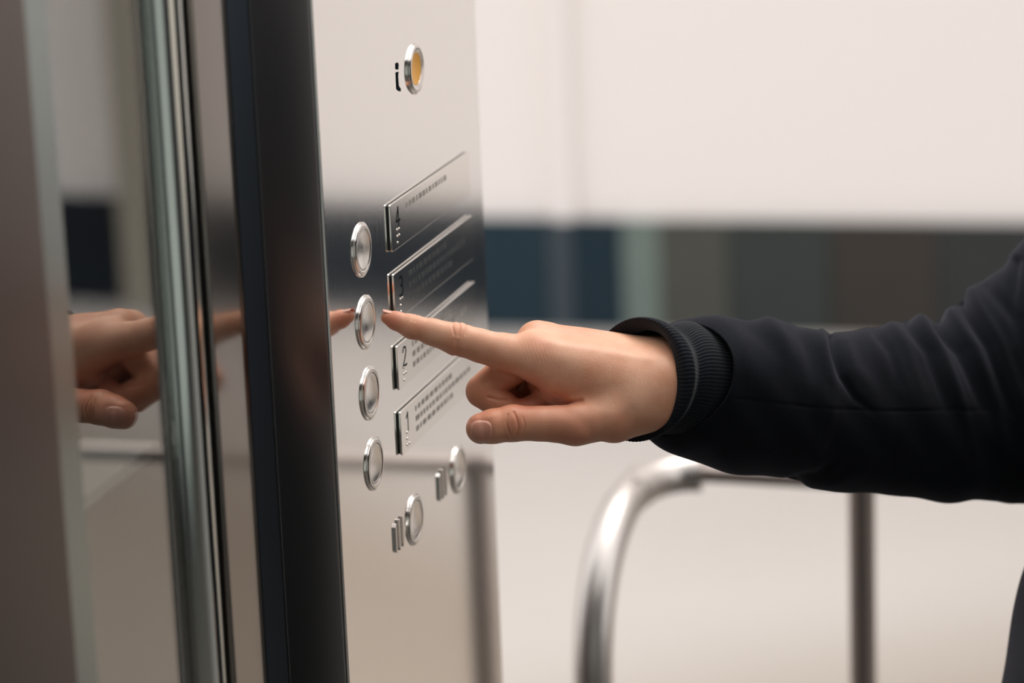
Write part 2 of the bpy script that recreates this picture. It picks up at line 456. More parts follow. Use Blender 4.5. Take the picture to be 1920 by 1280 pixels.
for dg, yt, yb, xl, eng in plates:
    _, zt = uz(xl, yt, 0.004); _, zb_ = uz(xl + 5, yb, 0.004)
    hh = zt - zb_
    bk = MB().prism(rrect(PW, hh, 0.0016), (0, 0, 0), LX, LY, LZ, 0.0009, 0.0024).build('floor_plate', m_plate, panel, origin=(0, 0, 0), bevel=0.0004)
    place(bk, u_pl, zb_)
    bk['label'] = 'steel floor plate engraved with the numeral ' + dg
    mm = MB().prism(rrect(PW - 0.0014, hh - 0.0014, 0.0012), (0.0007, 0.0007, 0), LX, LY, LZ, 0.0, 0.00088).build('gasket', m_black, None, origin=(0, 0, 0)); mm.parent = bk
    mb = MB(); dh = hh * 0.42; dw = 0.0085; ox, oy = 0.0115, hh * 0.44
    for st in digits[dg]:
        stroke(mb, [(ox + x * dw, oy + y * dh) for x, y in st], 0.0013, 0.0024, 0.00255)
    d_ = mb.build('numeral', m_engrave, None, origin=(0, 0, 0)); d_.parent = bk
    # engraved wording, too small to read: rows of short marks
    mb = MB()
    for row in (range(3) if dg != '4' else (0,)):
        x = 0.034; y = hh * (0.72 - 0.24 * row)
        endx = PW * (0.86 if row == 1 else 0.66)
        while x < endx:
            wl = random.uniform(0.004, 0.010)
            for q in range(int(wl / 0.0012)):
                mb.prism([(x + q * 0.0012, y), (x + q * 0.0012 + 0.0007, y), (x + q * 0.0012 + 0.0007, y + 0.0038), (x + q * 0.0012, y + 0.0038)], (0, 0, 0), LX, LY, LZ, 0.0024, 0.0025)
            x += wl + 0.002
    t_ = mb.build('engraved_wording', eng, None, origin=(0, 0, 0)); t_.parent = bk
    for cx, cy in dots[dg]:
        prof = [(0.0009 * math.cos(a), 0.0024 + 0.0007 * math.sin(a)) for a in (0, 0.4, 0.8, 1.2, 1.56)]
        bd = MB().lathe(prof, (0, 0, 0), LX, LY, LZ, 16).build('braille_dot', m_plate, None, smooth=True, origin=(0, 0, 0))
        bd.parent = bk; bd.location = (0.0115 + cx * 0.0042 + 0.001, 0.0042 + cy * 0.0044, 0)

# raised signs beside the three single buttons ---------------------
def sign(px, py, shapes, name, hgt, m, label=None):
    u, z = uz(px, py, 0.0)
    mb = MB()
    for sh in shapes:
        mb.prism(sh, (0, 0, 0), LX, LY, LZ, 0, hgt)
    o = mb.build(name, m, panel, origin=(0, 0, 0), bevel=0.0002); place(o, u, z)
    if label: o['label'] = label
    return o
s = 0.001
sign(744, 171, [[(0 * s, 15.0 * s), (4.5 * s, 14.0 * s), (6 * s, 17 * s), (4.5 * s, 19.0 * s), (0.5 * s, 19.0 * s)],
                [(0, 1.5 * s), (2.5 * s, 0), (7.5 * s, -1.5 * s), (8 * s, 0.5 * s), (4 * s, 3 * s), (3.6 * s, 10 * s), (5 * s, 12.5 * s), (0, 13 * s)]], 'raised_symbol', 0.0005, m_engrave, 'dark green raised symbol beside the amber button')
def arrows(px, py):
    hgt = 0.0016
    sh = [[(0, 2 * s), (2.4 * s, 0), (2.4 * s, 21 * s), (0, 19 * s)],
          [(8 * s, 0), (10.5 * s, 0), (10.5 * s, 22 * s), (8 * s, 22 * s)],
          [(16 * s, 0), (18.4 * s, 3 * s), (23 * s, 11 * s), (18.4 * s, 19 * s), (16 * s, 22 * s)]]
    return sign(px, py, sh, 'raised_symbol', hgt, m_polish)
arrows(740, 1038); arrows(822, 941)

# ------------------------------------------------------------------ railing
m_rail = mat('rail_steel', (0.50, 0.465, 0.445), 0.36, 1.0)
m_railthin = mat('rail_steel_brown', (0.34, 0.29, 0.27), 0.4, 1.0)
def at_depth(px, py, d): return CAM + ray(px, py) * d
dA = 2.70
pA = at_depth(1114, 1010, dA); zr = pA[2]
pC = hit(1222, 882, (0, 0, zr), UPV)
pBt = at_depth(1128, 1060, dA)
hd = pC - pA; hd[2] = 0; Lh = np.linalg.norm(hd); hd /= Lh
base = pA - hd * 0.02
post = np.array([base[0], base[1], 0.0])
def arc(c0, c1, c2, n=12):
    """quadratic bend"""
    return [(1 - t) ** 2 * c0 + 2 * t * (1 - t) * c1 + t * t * c2 for t in np.linspace(0, 1, n)]
rr = 0.0178
corner = np.array([base[0], base[1], zr])
pts = [post + UPV * 0.004, corner - UPV * 0.5, corner - UPV * 0.3] + arc(corner - UPV * 0.14, corner - UPV * 0.02, corner + hd * 0.12) 
endp = np.array([pC[0], pC[1], zr])
pts += [corner + hd * 0.2]
pts = [p for p in pts]
tB = hit(1615, 903, (0, 0, zr - 0.0), UPV)
rd = tB - endp; rd[2] = 0; Lr = np.linalg.norm(rd); rd /= Lr
rail = empty('guard_rail', post); tag(rail, 'bent stainless steel guard rail standing on the pale floor behind the arm', 'railing')
c2 = endp
pts += arc(c2 - hd * 0.10, c2 + hd * 0.0, c2 + rd * 0.05, 10)
MB().tube(pts, rr, 32).build('bent_tube', m_rail, rail, smooth='auto')
MB().lathe([(0.0, 0.008), (0.045, 0.008), (0.05, 0.005), (0.05, 0.0)], post, (1, 0, 0), (0, 1, 0), (0, 0, 1), 32).build('base_flange', m_rail, rail, smooth='auto')
MB().tube([c2 + rd * 0.05, c2 + rd * Lr * 0.5, c2 + rd * (Lr + 0.9)], 0.0085, 20).build('cross_bar', m_railthin, rail, smooth='auto')
pB0 = np.array([tB[0], tB[1], 0])
MB().tube([pB0 + UPV * 0.002, pB0 + UPV * (zr + 0.010)], 0.0128, 24).build('post', m_railthin, rail, smooth='auto')
pC0 = pB0 + rd * 0.9
MB().tube([pC0 + UPV * 0.002, pC0 + UPV * (zr + 0.010)], 0.0128, 24).build('post', m_railthin, rail, smooth='auto')
MB().lathe([(0.0, 0.008), (0.035, 0.008), (0.04, 0.005), (0.04, 0.0)], pC0, (1, 0, 0), (0, 1, 0), (0, 0, 1), 32).build('base_flange', m_railthin, rail, smooth='auto')
MB().lathe([(0.0, 0.008), (0.035, 0.008), (0.04, 0.005), (0.04, 0.0)], pB0, (1, 0, 0), (0, 1, 0), (0, 0, 1), 32).build('base_flange', m_railthin, rail, smooth='auto')

# ------------------------------------------------------------------ SDF tools
def rcone(P, a, b, ra, rb):
    a = np.array(a, np.float32); b = np.array(b, np.float32)
    ba = b - a; l2 = float(ba.dot(ba)); pa = P - a
    t = np.clip((pa @ ba) / l2, 0, 1)
    # slight correction makes the taper exact enough
    d = np.sqrt(((pa - t[:, None] * ba) ** 2).sum(1))
    return d - (ra + (rb - ra) * t)
def ell(P, c, r, rot=None):
    q = P - np.array(c, np.float32)
    if rot is not None: q = q @ np.array(rot, np.float32)
    r = np.array(r, np.float32)
    k0 = np.sqrt(((q / r) ** 2).sum(1)); k1 = np.sqrt(((q / (r * r)) ** 2).sum(1))
    return k0 * (k0 - 1) / np.maximum(k1, 1e-6)
def smn(a, b, k):
    h = np.maximum(k - np.abs(a - b), 0) / k
    return np.minimum(a, b) - h * h * k * 0.25
def chain(P, pts, k):
    d = None
    for (a, b) in zip(pts[:-1], pts[1:]):
        q = rcone(P, a[:3], b[:3], a[3], b[3])
        d = q if d is None else smn(d, q, k)
    return d

def surface_net(f, lo, hi, step, band, coarse=6):
    lo = np.array(lo, float); hi = np.array(hi, float)
    n = np.ceil((hi - lo) / step).astype(int); n = ((n + coarse - 1) // coarse) * coarse
    nc = n // coarse
    ax = [lo[i] + (np.arange(nc[i]) + 0.5) * step * coarse for i in range(3)]
    G = np.stack(np.meshgrid(*ax, indexing='ij'), -1).reshape(-1, 3).astype(np.float32)
    D = np.concatenate([f(G[i:i + 400000]) for i in range(0, len(G), 400000)]).reshape(nc)
    act = np.abs(D) < step * coarse * 1.1 + band
    V = np.repeat(np.repeat(np.repeat(D, coarse, 0), coarse, 1), coarse, 2).astype(np.float32)
    A = np.repeat(np.repeat(np.repeat(act, coarse, 0), coarse, 1), coarse, 2)
    I = np.argwhere(A)
    out = np.empty(len(I), np.float32)
    for i in range(0, len(I), 400000):
        out[i:i + 400000] = f((lo + (I[i:i + 400000] + 0.5) * step).astype(np.float32))
    V[A] = out
    S = V < 0
    c = np.zeros(tuple(n - 1), np.uint8)
    for dx in (0, 1):
        for dy in (0, 1):
            for dz in (0, 1):
                c += S[dx:n[0] - 1 + dx, dy:n[1] - 1 + dy, dz:n[2] - 1 + dz]
    cells = (c > 0) & (c < 8)
    idx = -np.ones(tuple(n - 1), np.int64); C = np.argwhere(cells); idx[cells] = np.arange(len(C))
    acc = np.zeros((len(C), 3)); cnt = np.zeros(len(C))
    cs = [(a, b, d) for a in (0, 1) for b in (0, 1) for d in (0, 1)]
    for p in cs:
        for axx in range(3):
            if p[axx]: continue
            q = list(p); q[axx] = 1
            va = V[C[:, 0] + p[0], C[:, 1] + p[1], C[:, 2] + p[2]]; vb = V[C[:, 0] + q[0], C[:, 1] + q[1], C[:, 2] + q[2]]
            m = (va < 0) != (vb < 0)
            t = np.where(m, va / np.where(m, va - vb, 1), 0)
            pt = np.array(p, float)[None, :] + t[:, None] * (np.array(q) - np.array(p))[None, :]
            acc[m] += pt[m]; cnt[m] += 1
    vert = lo + (C + acc / cnt[:, None] + 0.5) * step
    faces = []
    for axx in range(3):
        o1, o2 = [(1, 2), (2, 0), (0, 1)][axx]
        sl = [slice(1, n[i] - 1) for i in range(3)]
        sl[axx] = slice(0, n[axx] - 1); s2 = list(sl); s2[axx] = slice(1, n[axx])
        a = S[tuple(sl)]; b = S[tuple(s2)]
        E = np.argwhere(a != b)
        if not len(E): continue
        off = np.array([1, 1, 1]); off[axx] = 0
        E = E + off
        flip = S[E[:, 0], E[:, 1], E[:, 2]]
        e1 = np.zeros(3, int); e1[o1] = 1; e2 = np.zeros(3, int); e2[o2] = 1
        q = [idx[tuple((E - d).T)] for d in (0 * e1, e1, e1 + e2, e2)]
        Q = np.stack(q, 1); Q[flip] = Q[flip][:, ::-1]
        faces.append(Q)
    Fq = np.concatenate(faces)
    # Newton towards the surface
    for it in range(2):
        h = step * 0.4; vv = vert.astype(np.float32); f0 = evalc(f, vv); g = np.zeros_like(vert)
        for i in range(3):
            e = np.zeros(3, np.float32); e[i] = h
            g[:, i] = (evalc(f, vv + e) - evalc(f, vv - e)) / (2 * h)
        gl = (g * g).sum(1); stp = f0 / np.maximum(gl, 0.25)
        stp = np.clip(stp, -step * 0.6, step * 0.6)
        vert = vert - g * stp[:, None]
    return vert, Fq
def evalc(f, P):
    return np.concatenate([f(P[i:i + 400000]) for i in range(0, len(P), 400000)])

# ------------------------------------------------------------------ the hand, in the frame of the pointing arm (units of 0.353 mm)
IDX = [(727, 595, 0, 12.5), (742, 601, 0, 16.5), (772, 612, 1, 22.5), (812, 622, 2, 24.5), (858, 636, 3, 30.5), (900, 648, 3, 30.5), (945, 660, 2, 35), (1012, 674, 0, 43)]
MID = [(1008, 652, 58, 40), (955, 690, 54, 33), (904, 732, 48, 31)]
MID2 = [(904, 733, 48, 30.5), (968, 778, 38, 27), (1003, 764, 36, 24), (1022, 742, 38, 20)]
RNG_ = [(1018, 642, 108, 37), (965, 690, 106, 31), (922, 730, 100, 29)]
RNG2 = [(922, 731, 100, 28), (982, 775, 92, 25), (1018, 745, 92, 20)]
PNK = [(1034, 652, 152, 32), (990, 690, 150, 27), (955, 722, 146, 25)]
PNK2 = [(955, 722, 146, 24), (1002, 762, 138, 21), (1026, 742, 136, 18)]
THB = [(902, 803, -52, 29), (925, 799, -50, 32), (962, 793, -46, 34.5), (1010, 794, -42, 32), (1080, 795, -34, 39)]
THM = [(1080, 795, -34, 40), (1150, 782, -22, 46), (1225, 752, -4, 55)]
def groove(P, line, width, depth, zmax=None, zmin=None):
    """a crease along a line seen from the thumb side"""
    d = None
    for (x0, y0), (x1, y1) in zip(line[:-1], line[1:]):
        ax_, ay_ = x1 - x0, y1 - y0; l2 = ax_ * ax_ + ay_ * ay_
        t = np.clip(((P[:, 0] - x0) * ax_ + (P[:, 1] - y0) * ay_) / l2, 0, 1)
        q = np.hypot(P[:, 0] - x0 - t * ax_, P[:, 1] - y0 - t * ay_)
        d = q if d is None else np.minimum(d, q)
    g = depth * np.exp(-(d / width) ** 2)
    if zmax is not None: g = g * (P[:, 2] < zmax)
    if zmin is not None: g = g * (P[:, 2] > zmin)
    return g
def hand(P):
    palm = rcone(P, (1012, 674, 0), (1240, 722, 4), 43, 62)
    palm = smn(palm, rcone(P, (1008, 644, 58), (1245, 702, 50), 41, 62), 30)
    palm = smn(palm, rcone(P, (1018, 642, 108), (1250, 698, 88), 36, 56), 30)
    palm = smn(palm, rcone(P, (1034, 652, 152), (1255, 702, 112), 31, 50), 30)
    palm = smn(palm, rcone(P, (1075, 705, 60), (1220, 745, 70), 40, 52), 30)
    palm = smn(palm, rcone(P, (1030, 715, 70), (1120, 725, 80), 42, 50), 24)
    palm = smn(palm, rcone(P, (1015, 725, 125), (1110, 730, 120), 44, 50), 24)           # palm flesh
    palm = smn(palm, rcone(P, (1110, 730, 130), (1220, 740, 105), 34, 42), 25)
    palm = smn(palm, rcone(P, (1030, 752, 95), (1100, 752, 95), 30, 34), 20)
    fore = rcone(P, (1240, 720, 26), (1420, 718, 160), 60, 56)
    fore = smn(fore, rcone(P, (1250, 700, 92), (1430, 706, 190), 56, 56), 40)
    palm = smn(palm, fore, 40)
    # first web / interosseous muscle
    web = rcone(P, (1046, 716, 2), (1190, 742, -6), 34, 58)
    palm = smn(palm, web, 26)
    th = chain(P, THM, 10)
    palm = smn(palm, th, 22)
    palm = smn(palm, rcone(P, (1028, 740, 8), (1068, 745, 6), 13, 24), 10)               # fold of the web
    idx = chain(P, IDX, 7)
    # nail bed is flat on top of the index tip
    idx = smn(idx, ell(P, (1000, 655, 8), (40, 36, 34)), 14)
    mid = smn(chain(P, MID, 8), chain(P, MID2, 5), 3.0)
    rg = smn(chain(P, RNG_, 8), chain(P, RNG2, 5), 3.0)
    pk = smn(chain(P, PNK, 8), chain(P, PNK2, 5), 3.0)
    tb = chain(P, THB, 6)
    fing = smn(smn(mid, rg, 4), pk, 4)
    d = smn(palm, fing, 12)
    d = smn(d, idx, 16)
    d = smn(d, tb, 9)
    # knuckle of the middle finger and ridges of tendons on the back
    d = smn(d, ell(P, (1010, 630, 60), (30, 26, 22)), 14)
    d = d - groove(P, [(1035, 618), (1100, 624), (1200, 648)], 9, 2.0) * np.clip((P[:, 2] - 20) / 40, 0, 1)
    d = d - groove(P, [(1030, 640), (1110, 652), (1220, 672)], 10, 1.4) * (P[:, 2] < 60)
    # creases
    for ln, w_, dp in (([(851, 596), (848, 612), (852, 628)], 2.0, 1.3), ([(860, 594), (862, 612), (859, 630)], 2.2, 1.7), ([(871, 598), (876, 612), (873, 628)], 2.0, 1.2),
                       ([(856, 640), (855, 672)], 5, 1.6), ([(781, 590), (779, 602)], 2.0, 1.0), ([(775, 588), (772, 600)], 2.0, 0.9), ([(783, 625), (786, 645)], 5, 1.1),
                       ([(916, 745), (935, 750), (950, 750)], 3.2, 3.0)):
        d = d + groove(P, ln, w_, dp, zmax=60)
    for ln, w_, dp in (([(952, 777), (949, 792), (953, 808), (960, 820)], 1.8, 1.5), ([(963, 773), (969, 786), (972, 803), (966, 818)], 2.2, 2.2), ([(980, 782), (984, 797), (980, 812)], 1.8, 1.0),
                       ([(1040, 752), (1062, 756), (1090, 752)], 4.5, 3.2), ([(1036, 742), (1048, 748)], 4, 2.5),
                       ([(1065, 770), (1100, 800), (1118, 822)], 14, 1.8), ([(1130, 826), (1165, 800), (1185, 770)], 10, 1.6)):
        d = d + groove(P, ln, w_, dp, zmax=20)
    # fine rows of skin folds around the first knuckle of the index
    d = d + 0.10 * np.sin((P[:, 0] - 0.35 * P[:, 1]) * 0.9) * np.exp(-(((P[:, 0] - 1015) / 42) ** 2 + ((P[:, 1] - 665) / 34) ** 2)) * (P[:, 2] < 20)
    # slow unevenness of flesh
    d = d + 0.7 * np.sin(P[:, 0] * 0.043 + 1) * np.sin(P[:, 1] * 0.06 + P[:, 2] * 0.05)
    # nail seats
    d = d + 1.6 * np.exp(-(np.maximum(np.abs((P[:, 0] - 901) / 23), np.abs((P[:, 1] - 809) / 23)) ** 6)) * (P[:, 2] < -55)
    return d

m_skin = mat('skin', (0.66, 0.38, 0.27), 0.46)
N_, L_, b_ = nodes(m_skin)
b_.inputs['Subsurface Weight'].default_value = 0.22
b_.inputs['Subsurface Radius'].default_value = (1.0, 0.35, 0.18)
b_.inputs['Subsurface Scale'].default_value = 0.004
b_.inputs['Specular IOR Level'].default_value = 0.42
nz, mp = noise_color(m_skin, (0.66, 0.285, 0.160), (0.82, 0.465, 0.31), 30, 5, lo=0.32, hi=0.68)
N_, L_, b_ = nodes(m_skin)
ln = b_.inputs['Base Color'].links[0].from_socket
an_ = N_.new('ShaderNodeAttribute'); an_.attribute_name = 'flush'
mx_ = N_.new('ShaderNodeMix'); mx_.data_type = 'RGBA'; L_.new(an_.outputs['Fac'], mx_.inputs[0]); L_.new(ln, mx_.inputs[6]); mx_.inputs[7].default_value = (0.60, 0.20, 0.115, 1)
L_.new(mx_.outputs[2], b_.inputs['Base Color'])
bump(m_skin, 900, 0.22, 0.0006, detail=3)
bump(m_skin, 2600, 0.18, 0.0003, detail=1)
m_nail = mat('nail', (0.70, 0.33, 0.235), 0.28); nodes(m_nail)[2].inputs['Subsurface Weight'].default_value = 0.2
nodes(m_nail)[2].inputs['Subsurface Scale'].default_value = 0.002
m_hoodie = mat('navy_jersey', (0.0036, 0.0048, 0.0080), 0.92)
b_ = nodes(m_hoodie)[2]; b_.inputs['Sheen Weight'].default_value = 0.12; b_.inputs['Sheen Roughness'].default_value = 0.5; b_.inputs['Sheen Tint'].default_value = (0.62, 0.62, 0.8, 1); b_.inputs['Specular IOR Level'].default_value = 0.15
bump(m_hoodie, 1500, 0.5, 0.0009, detail=3)
m_cuff = mat('ribbed_cuff', (0.008, 0.010, 0.015), 0.85)
b_ = nodes(m_cuff)[2]; b_.inputs['Sheen Weight'].default_value = 0.18; b_.inputs['Sheen Roughness'].default_value = 0.4; b_.inputs['Specular IOR Level'].default_value = 0.2
m_trous = mat('black_trousers', (0.006, 0.007, 0.010), 0.9); bump(m_trous, 400, 0.4)
m_hair = mat('brown_hair', (0.03, 0.018, 0.012), 0.5); bump(m_hair, 90, 1.0, 0.004, stretch=(1, 1, 0.15))
m_shoe = mat('black_shoe', (0.012, 0.012, 0.013), 0.5)

hv, hf = surface_net(hand, (695, 555, -112), (1400, 880, 262), 1.7, 6)
hv_w = UA(hv)

# ------------------------------------------------------------------ the rest of the body, metres
EL = U(1880, 745, 515)                     # right elbow
WR = U(1330, 718, 100)
SH = U(2350, 0, 570)
TX, TY = SH[0] + 0.015, SH[1] - 0.205      # middle of the body
def body(P):
    c = np.array([TX, TY, 0], np.float32)
    def c_(x, y, z): return (TX + x, TY + y, z)
    d = ell(P, c_(0, 0, 1.22), (0.100, 0.150, 0.24))
    d = smn(d, ell(P, c_(-0.045, 0, 0.94), (0.080, 0.120, 0.16)), 0.08)
    d = smn(d, rcone(P, c_(0.0, -0.165, 1.375), c_(0.0, 0.165, 1.375), 0.05, 0.05), 0.07)
    d = smn(d, rcone(P, c_(0, 0, 1.40), c_(-0.02, 0, 1.54), 0.058, 0.055), 0.04)
    # head
    hd_ = ell(P, c_(-0.02, 0, 1.665), (0.097, 0.077, 0.115))
    hd_ = smn(hd_, ell(P, c_(-0.055, 0, 1.60), (0.055, 0.052, 0.062)), 0.04)
    hd_ = smn(hd_, rcone(P, c_(-0.108, 0, 1.655), c_(-0.13, 0, 1.625), 0.009, 0.014), 0.012)
    for sgn in (-1, 1):
        hd_ = np.maximum(hd_, -(ell(P, c_(-0.118, sgn * 0.034, 1.662), (0.016, 0.018, 0.010))))
        hd_ = smn(hd_, ell(P, c_(-0.096, sgn * 0.034, 1.662), (0.014, 0.015, 0.012)), 0.004)
        hd_ = smn(hd_, ell(P, c_(-0.012, sgn * 0.080, 1.648), (0.018, 0.010, 0.032)), 0.008)
    hd_ = smn(hd_, rcone(P, c_(-0.105, -0.02, 1.588), c_(-0.105, 0.02, 1.588), 0.008, 0.008), 0.008)
    d = smn(d, hd_, 0.03)
    # right arm up to the wrist, left arm hanging
    d = smn(d, rcone(P, SH + np.array([0.03, -0.02, -0.02]), EL, 0.028, 0.028), 0.01)
    d = smn(d, rcone(P, EL, WR, 0.036, 0.022), 0.01)
    ls = np.array([TX, TY - 0.19, 1.385]); le = ls + np.array([0.02, -0.05, -0.28]); lw = le + np.array([-0.05, 0.0, -0.25])
    d = smn(d, rcone(P, ls, le, 0.052, 0.040), 0.03)
    d = smn(d, rcone(P, le, lw, 0.040, 0.027), 0.02)
    d = smn(d, rcone(P, lw, lw + np.array([-0.01, 0, -0.07]), 0.026, 0.034), 0.02)
    for i, (a, l) in enumerate(((-0.022, 0.075), (-0.008, 0.085), (0.008, 0.08), (0.022, 0.065))):
        q = lw + np.array([-0.012 + a, 0, -0.085])
        d = smn(d, chain(P, [(*q, 0.009), (*(q + np.array([0, 0.004, -l * 0.6])), 0.0085), (*(q + np.array([0.004, 0.016, -l])), 0.007)], 0.003), 0.006)
    q = lw + np.array([-0.035, 0.01, -0.03])
    d = smn(d, chain(P, [(*q, 0.013), (*(q + np.array([-0.015, 0.012, -0.035])), 0.011), (*(q + np.array([-0.012, 0.018, -0.065])), 0.009)], 0.004), 0.012)
    for sgn in (-1, 1):
        hp = c_(-0.07, sgn * 0.09, 0.90); kn = c_(-0.055, sgn * 0.10, 0.49); an = c_(0.02, sgn * 0.105, 0.09)
        d = smn(d, rcone(P, hp, kn, 0.078, 0.054), 0.05)
        d = smn(d, rcone(P, kn, an, 0.056, 0.037), 0.03)
        d = smn(d, rcone(P, an, c_(-0.13, sgn * 0.12, 0.045), 0.036, 0.028), 0.03)
    return d
x0, x1 = min(EL[0], WR[0]) - 0.1, TX + 0.3
bv, bf = surface_net(body, (WR[0] - 0.06, TY - 0.42, 0.0), (TX + 0.22, SH[1] + 0.12, 1.82), 0.0085, 0.02)
def join_build(parts, name, m, parent, origin=None, smooth=True):
    V = np.concatenate([p[0] for p in parts]); fs = []; o = 0
    for v, f in parts:
        fs += (np.asarray(f) + o).tolist(); o += len(v)
    me = bpy.data.meshes.new(name); me.from_pydata(V.tolist(), [], fs); me.update()
    co = V - np.array(origin)
    me.vertices.foreach_set('co', co.ravel()); me.polygons.foreach_set('use_smooth', [smooth] * len(me.polygons)); me.update()
    ob = bpy.data.objects.new(name, me); COL.objects.link(ob); me.materials.append(m)
    ob.parent = parent
    return ob
def flush(P):
    f = np.zeros(len(P))
    for x, y, rr_, a in ((730, 604, 30, 0.9), (775, 625, 26, 0.35), (860, 618, 20, 0.45), (850, 660, 30, 0.55), (895, 800, 42, 0.85), (965, 800, 26, 0.55), (880, 735, 34, 0.35), (985, 745, 42, 0.9), (1010, 655, 36, 0.35), (1060, 810, 70, 0.6), (1150, 820, 60, 0.4), (1050, 752, 30, 0.5), (950, 690, 40, 0.35), (1080, 612, 50, 0.25)):
        f = np.maximum(f, a * np.exp(-((P[:, 0] - x) ** 2 + (P[:, 1] - y) ** 2) / rr_ ** 2))
    return f
person = empty('person', (TX, TY, 0))
tag(person, 'person in a dark navy sweatshirt pointing one finger at the lift button', 'person')
PO = (TX, TY, 0)
body_o = join_build([(hv_w, hf), (bv, bf)], 'body', m_skin, person, PO)

at = body_o.data.attributes.new('flush', 'FLOAT', 'POINT')
at.data.foreach_set('value', np.concatenate([flush(hv), np.zeros(len(bv))]).astype(np.float32))
# nails -----------------------------------------------------------
def nail(cx, cy, hw, hh, name='fingernail', zstart=-120, lift=0.8, ang=0.0):
    nu, nv = 26, 26
    uu, vv = np.meshgrid(np.linspace(-1, 1, nu), np.linspace(-1, 1, nv), indexing='ij')
    # squircle-shaped outline
    r = np.maximum(np.abs(uu), np.abs(vv)); l = (np.abs(uu) ** 3.2 + np.abs(vv) ** 3.2) ** (1 / 3.2); kx = np.where(l > 0, r / np.maximum(l, 1e-6), 1)
    X = cx + (uu * kx * hw) * math.cos(ang) - (vv * kx * hh) * math.sin(ang); Y = cy + uu * kx * hw * math.sin(ang) + vv * kx * hh * math.cos(ang)
    Z = np.full(X.size, float(zstart)); P = np.stack([X.ravel(), Y.ravel(), Z], 1)
    for _ in range(60):
        d = hand(P.astype(np.float32)); P[:, 2] += np.clip(d * 0.7, -3, 6)
    P[:, 2] -= lift - 2.2 * np.clip(r.ravel() - 0.86, 0, 1) * 7
    return P.reshape(nu, nv, 3)
NP_ = nail(902, 809, 20.5, 21.0, lift=2.2)
W_ = UA(NP_.reshape(-1, 3)).reshape(NP_.shape)
nb = MB().quadgrid(W_); tn = nb.build('fingernail', m_nail, body_o, smooth=True, origin=PO)
tn.location = (0, 0, 0)
# index nail: a curved plate on top of the fingertip
P_ = np.zeros((14, 12, 3))
for i, t in enumerate(np.linspace(0, 1, 14)):
    c = np.array([718 + 34 * t, 592 + 12 * t, 0.5]); r_ = 11.5 + 5.0 * t
    for j, a in enumerate(np.linspace(-1.05, 1.05, 12)):
        P_[i, j] = c + np.array([0.28 * r_ * 0, -math.cos(a) * r_ - (1.5 if t < 0.9 else -0.5), math.sin(a) * r_])
W_ = UA(P_.reshape(-1, 3)).reshape(P_.shape)
o = MB().quadgrid(W_).build('fingernail', m_nail, body_o, smooth=True, origin=PO); o.location = (0, 0, 0)
sm = o.modifiers.new('solid', 'SOLIDIFY'); sm.thickness = 0.0004

# ------------------------------------------------------------------ sleeve
# stations: top point, bottom point, depth of the middle, half depth
ST = [((1292, 606), (1246, 816), 60, 118), ((1306, 597), (1266, 842), 72, 124), ((1330, 592), (1292, 857), 88, 128), ((1380, 592), (1345, 878), 125, 134),
      ((1440, 600), (1405, 890), 168, 138), ((1500, 611), (1475, 897), 212, 140), ((1530, 624), (1502, 904), 238, 140), ((1556, 622), (1530, 912), 260, 142),
      ((1600, 618), (1590, 921), 300, 146), ((1640, 612), (1640, 927), 335, 150), ((1682, 606), (1690, 932), 372, 154), ((1722, 597), (1745, 937), 412, 160), ((1762, 598), (1795, 941), 450, 166),
      ((1790, 576), (1832, 938), 480, 172), ((1812, 558), (1868, 941), 500, 178), ((1830, 538), (1900, 947), 515, 182), ((1862, 515), (1945, 940), 530, 184), ((1895, 492), (2000, 915), 540, 186),
      ((1912, 462), (2050, 870), 545, 188), ((1960, 400), (2120, 790), 550, 190), ((2020, 320), (2190, 700), 555, 192), ((2080, 250), (2290, 600), 560, 195), ((2150, 120), (2400, 430), 565, 200), ((2230, -60), (2480, 240), 570, 205)]
def smooth_curve(A, n):
    """Catmull-Rom through the rows of A"""
    A = np.asarray(A, float); m = len(A); B_ = np.vstack([2 * A[0] - A[1], A, 2 * A[-1] - A[-2]])
    seg = np.linalg.norm(np.diff(A[:, :4], axis=0), axis=1); cum = np.concatenate([[0], np.cumsum(seg)]); cum /= cum[-1]
    out = []
    for t in np.linspace(0, 1, n):
        i = min(np.searchsorted(cum, t, 'right') - 1, m - 2); s_ = (t - cum[i]) / (cum[i + 1] - cum[i])
        p0, p1, p2, p3 = B_[i:i + 4]
        out.append(0.5 * ((2 * p1) + (-p0 + p2) * s_ + (2 * p0 - 5 * p1 + 4 * p2 - p3) * s_ ** 2 + (-p0 + 3 * p1 - 3 * p2 + p3) * s_ ** 3))
    return np.array(out), cum
Srow = np.array([[*a, *b, z, w_] for a, b, z, w_ in ST])
NS, NA = 420, 260
S_, cum = smooth_curve(Srow, NS)
Pg = np.zeros((NS, NA, 3))
top = S_[:, 0:2]; bot = S_[:, 2:4]; mid_ = (top + bot) / 2; half = (top - bot) / 2
ang = np.linspace(0, 2 * np.pi, NA, endpoint=False)        # 0 = top, pi/2 = near side
VX, VZ = 0.60, -0.80
NX = np.interp(cum[-1] * np.linspace(0, 1, NS), [0, 0.03, 0.08, 0.16, 0.26, 1], [106, 98, 84, 64, 48, 55])                                      # direction of the near side
for i in range(NS):
    c = mid_[i]; hv_ = half[i]; w_ = S_[i, 5]
    Pg[i, :, 0] = c[0] + hv_[0] * np.cos(ang) + NX[i] * np.sin(ang)
    Pg[i, :, 1] = c[1] + hv_[1] * np.cos(ang)
    Pg[i, :, 2] = S_[i, 4] + VZ * w_ * np.sin(ang)
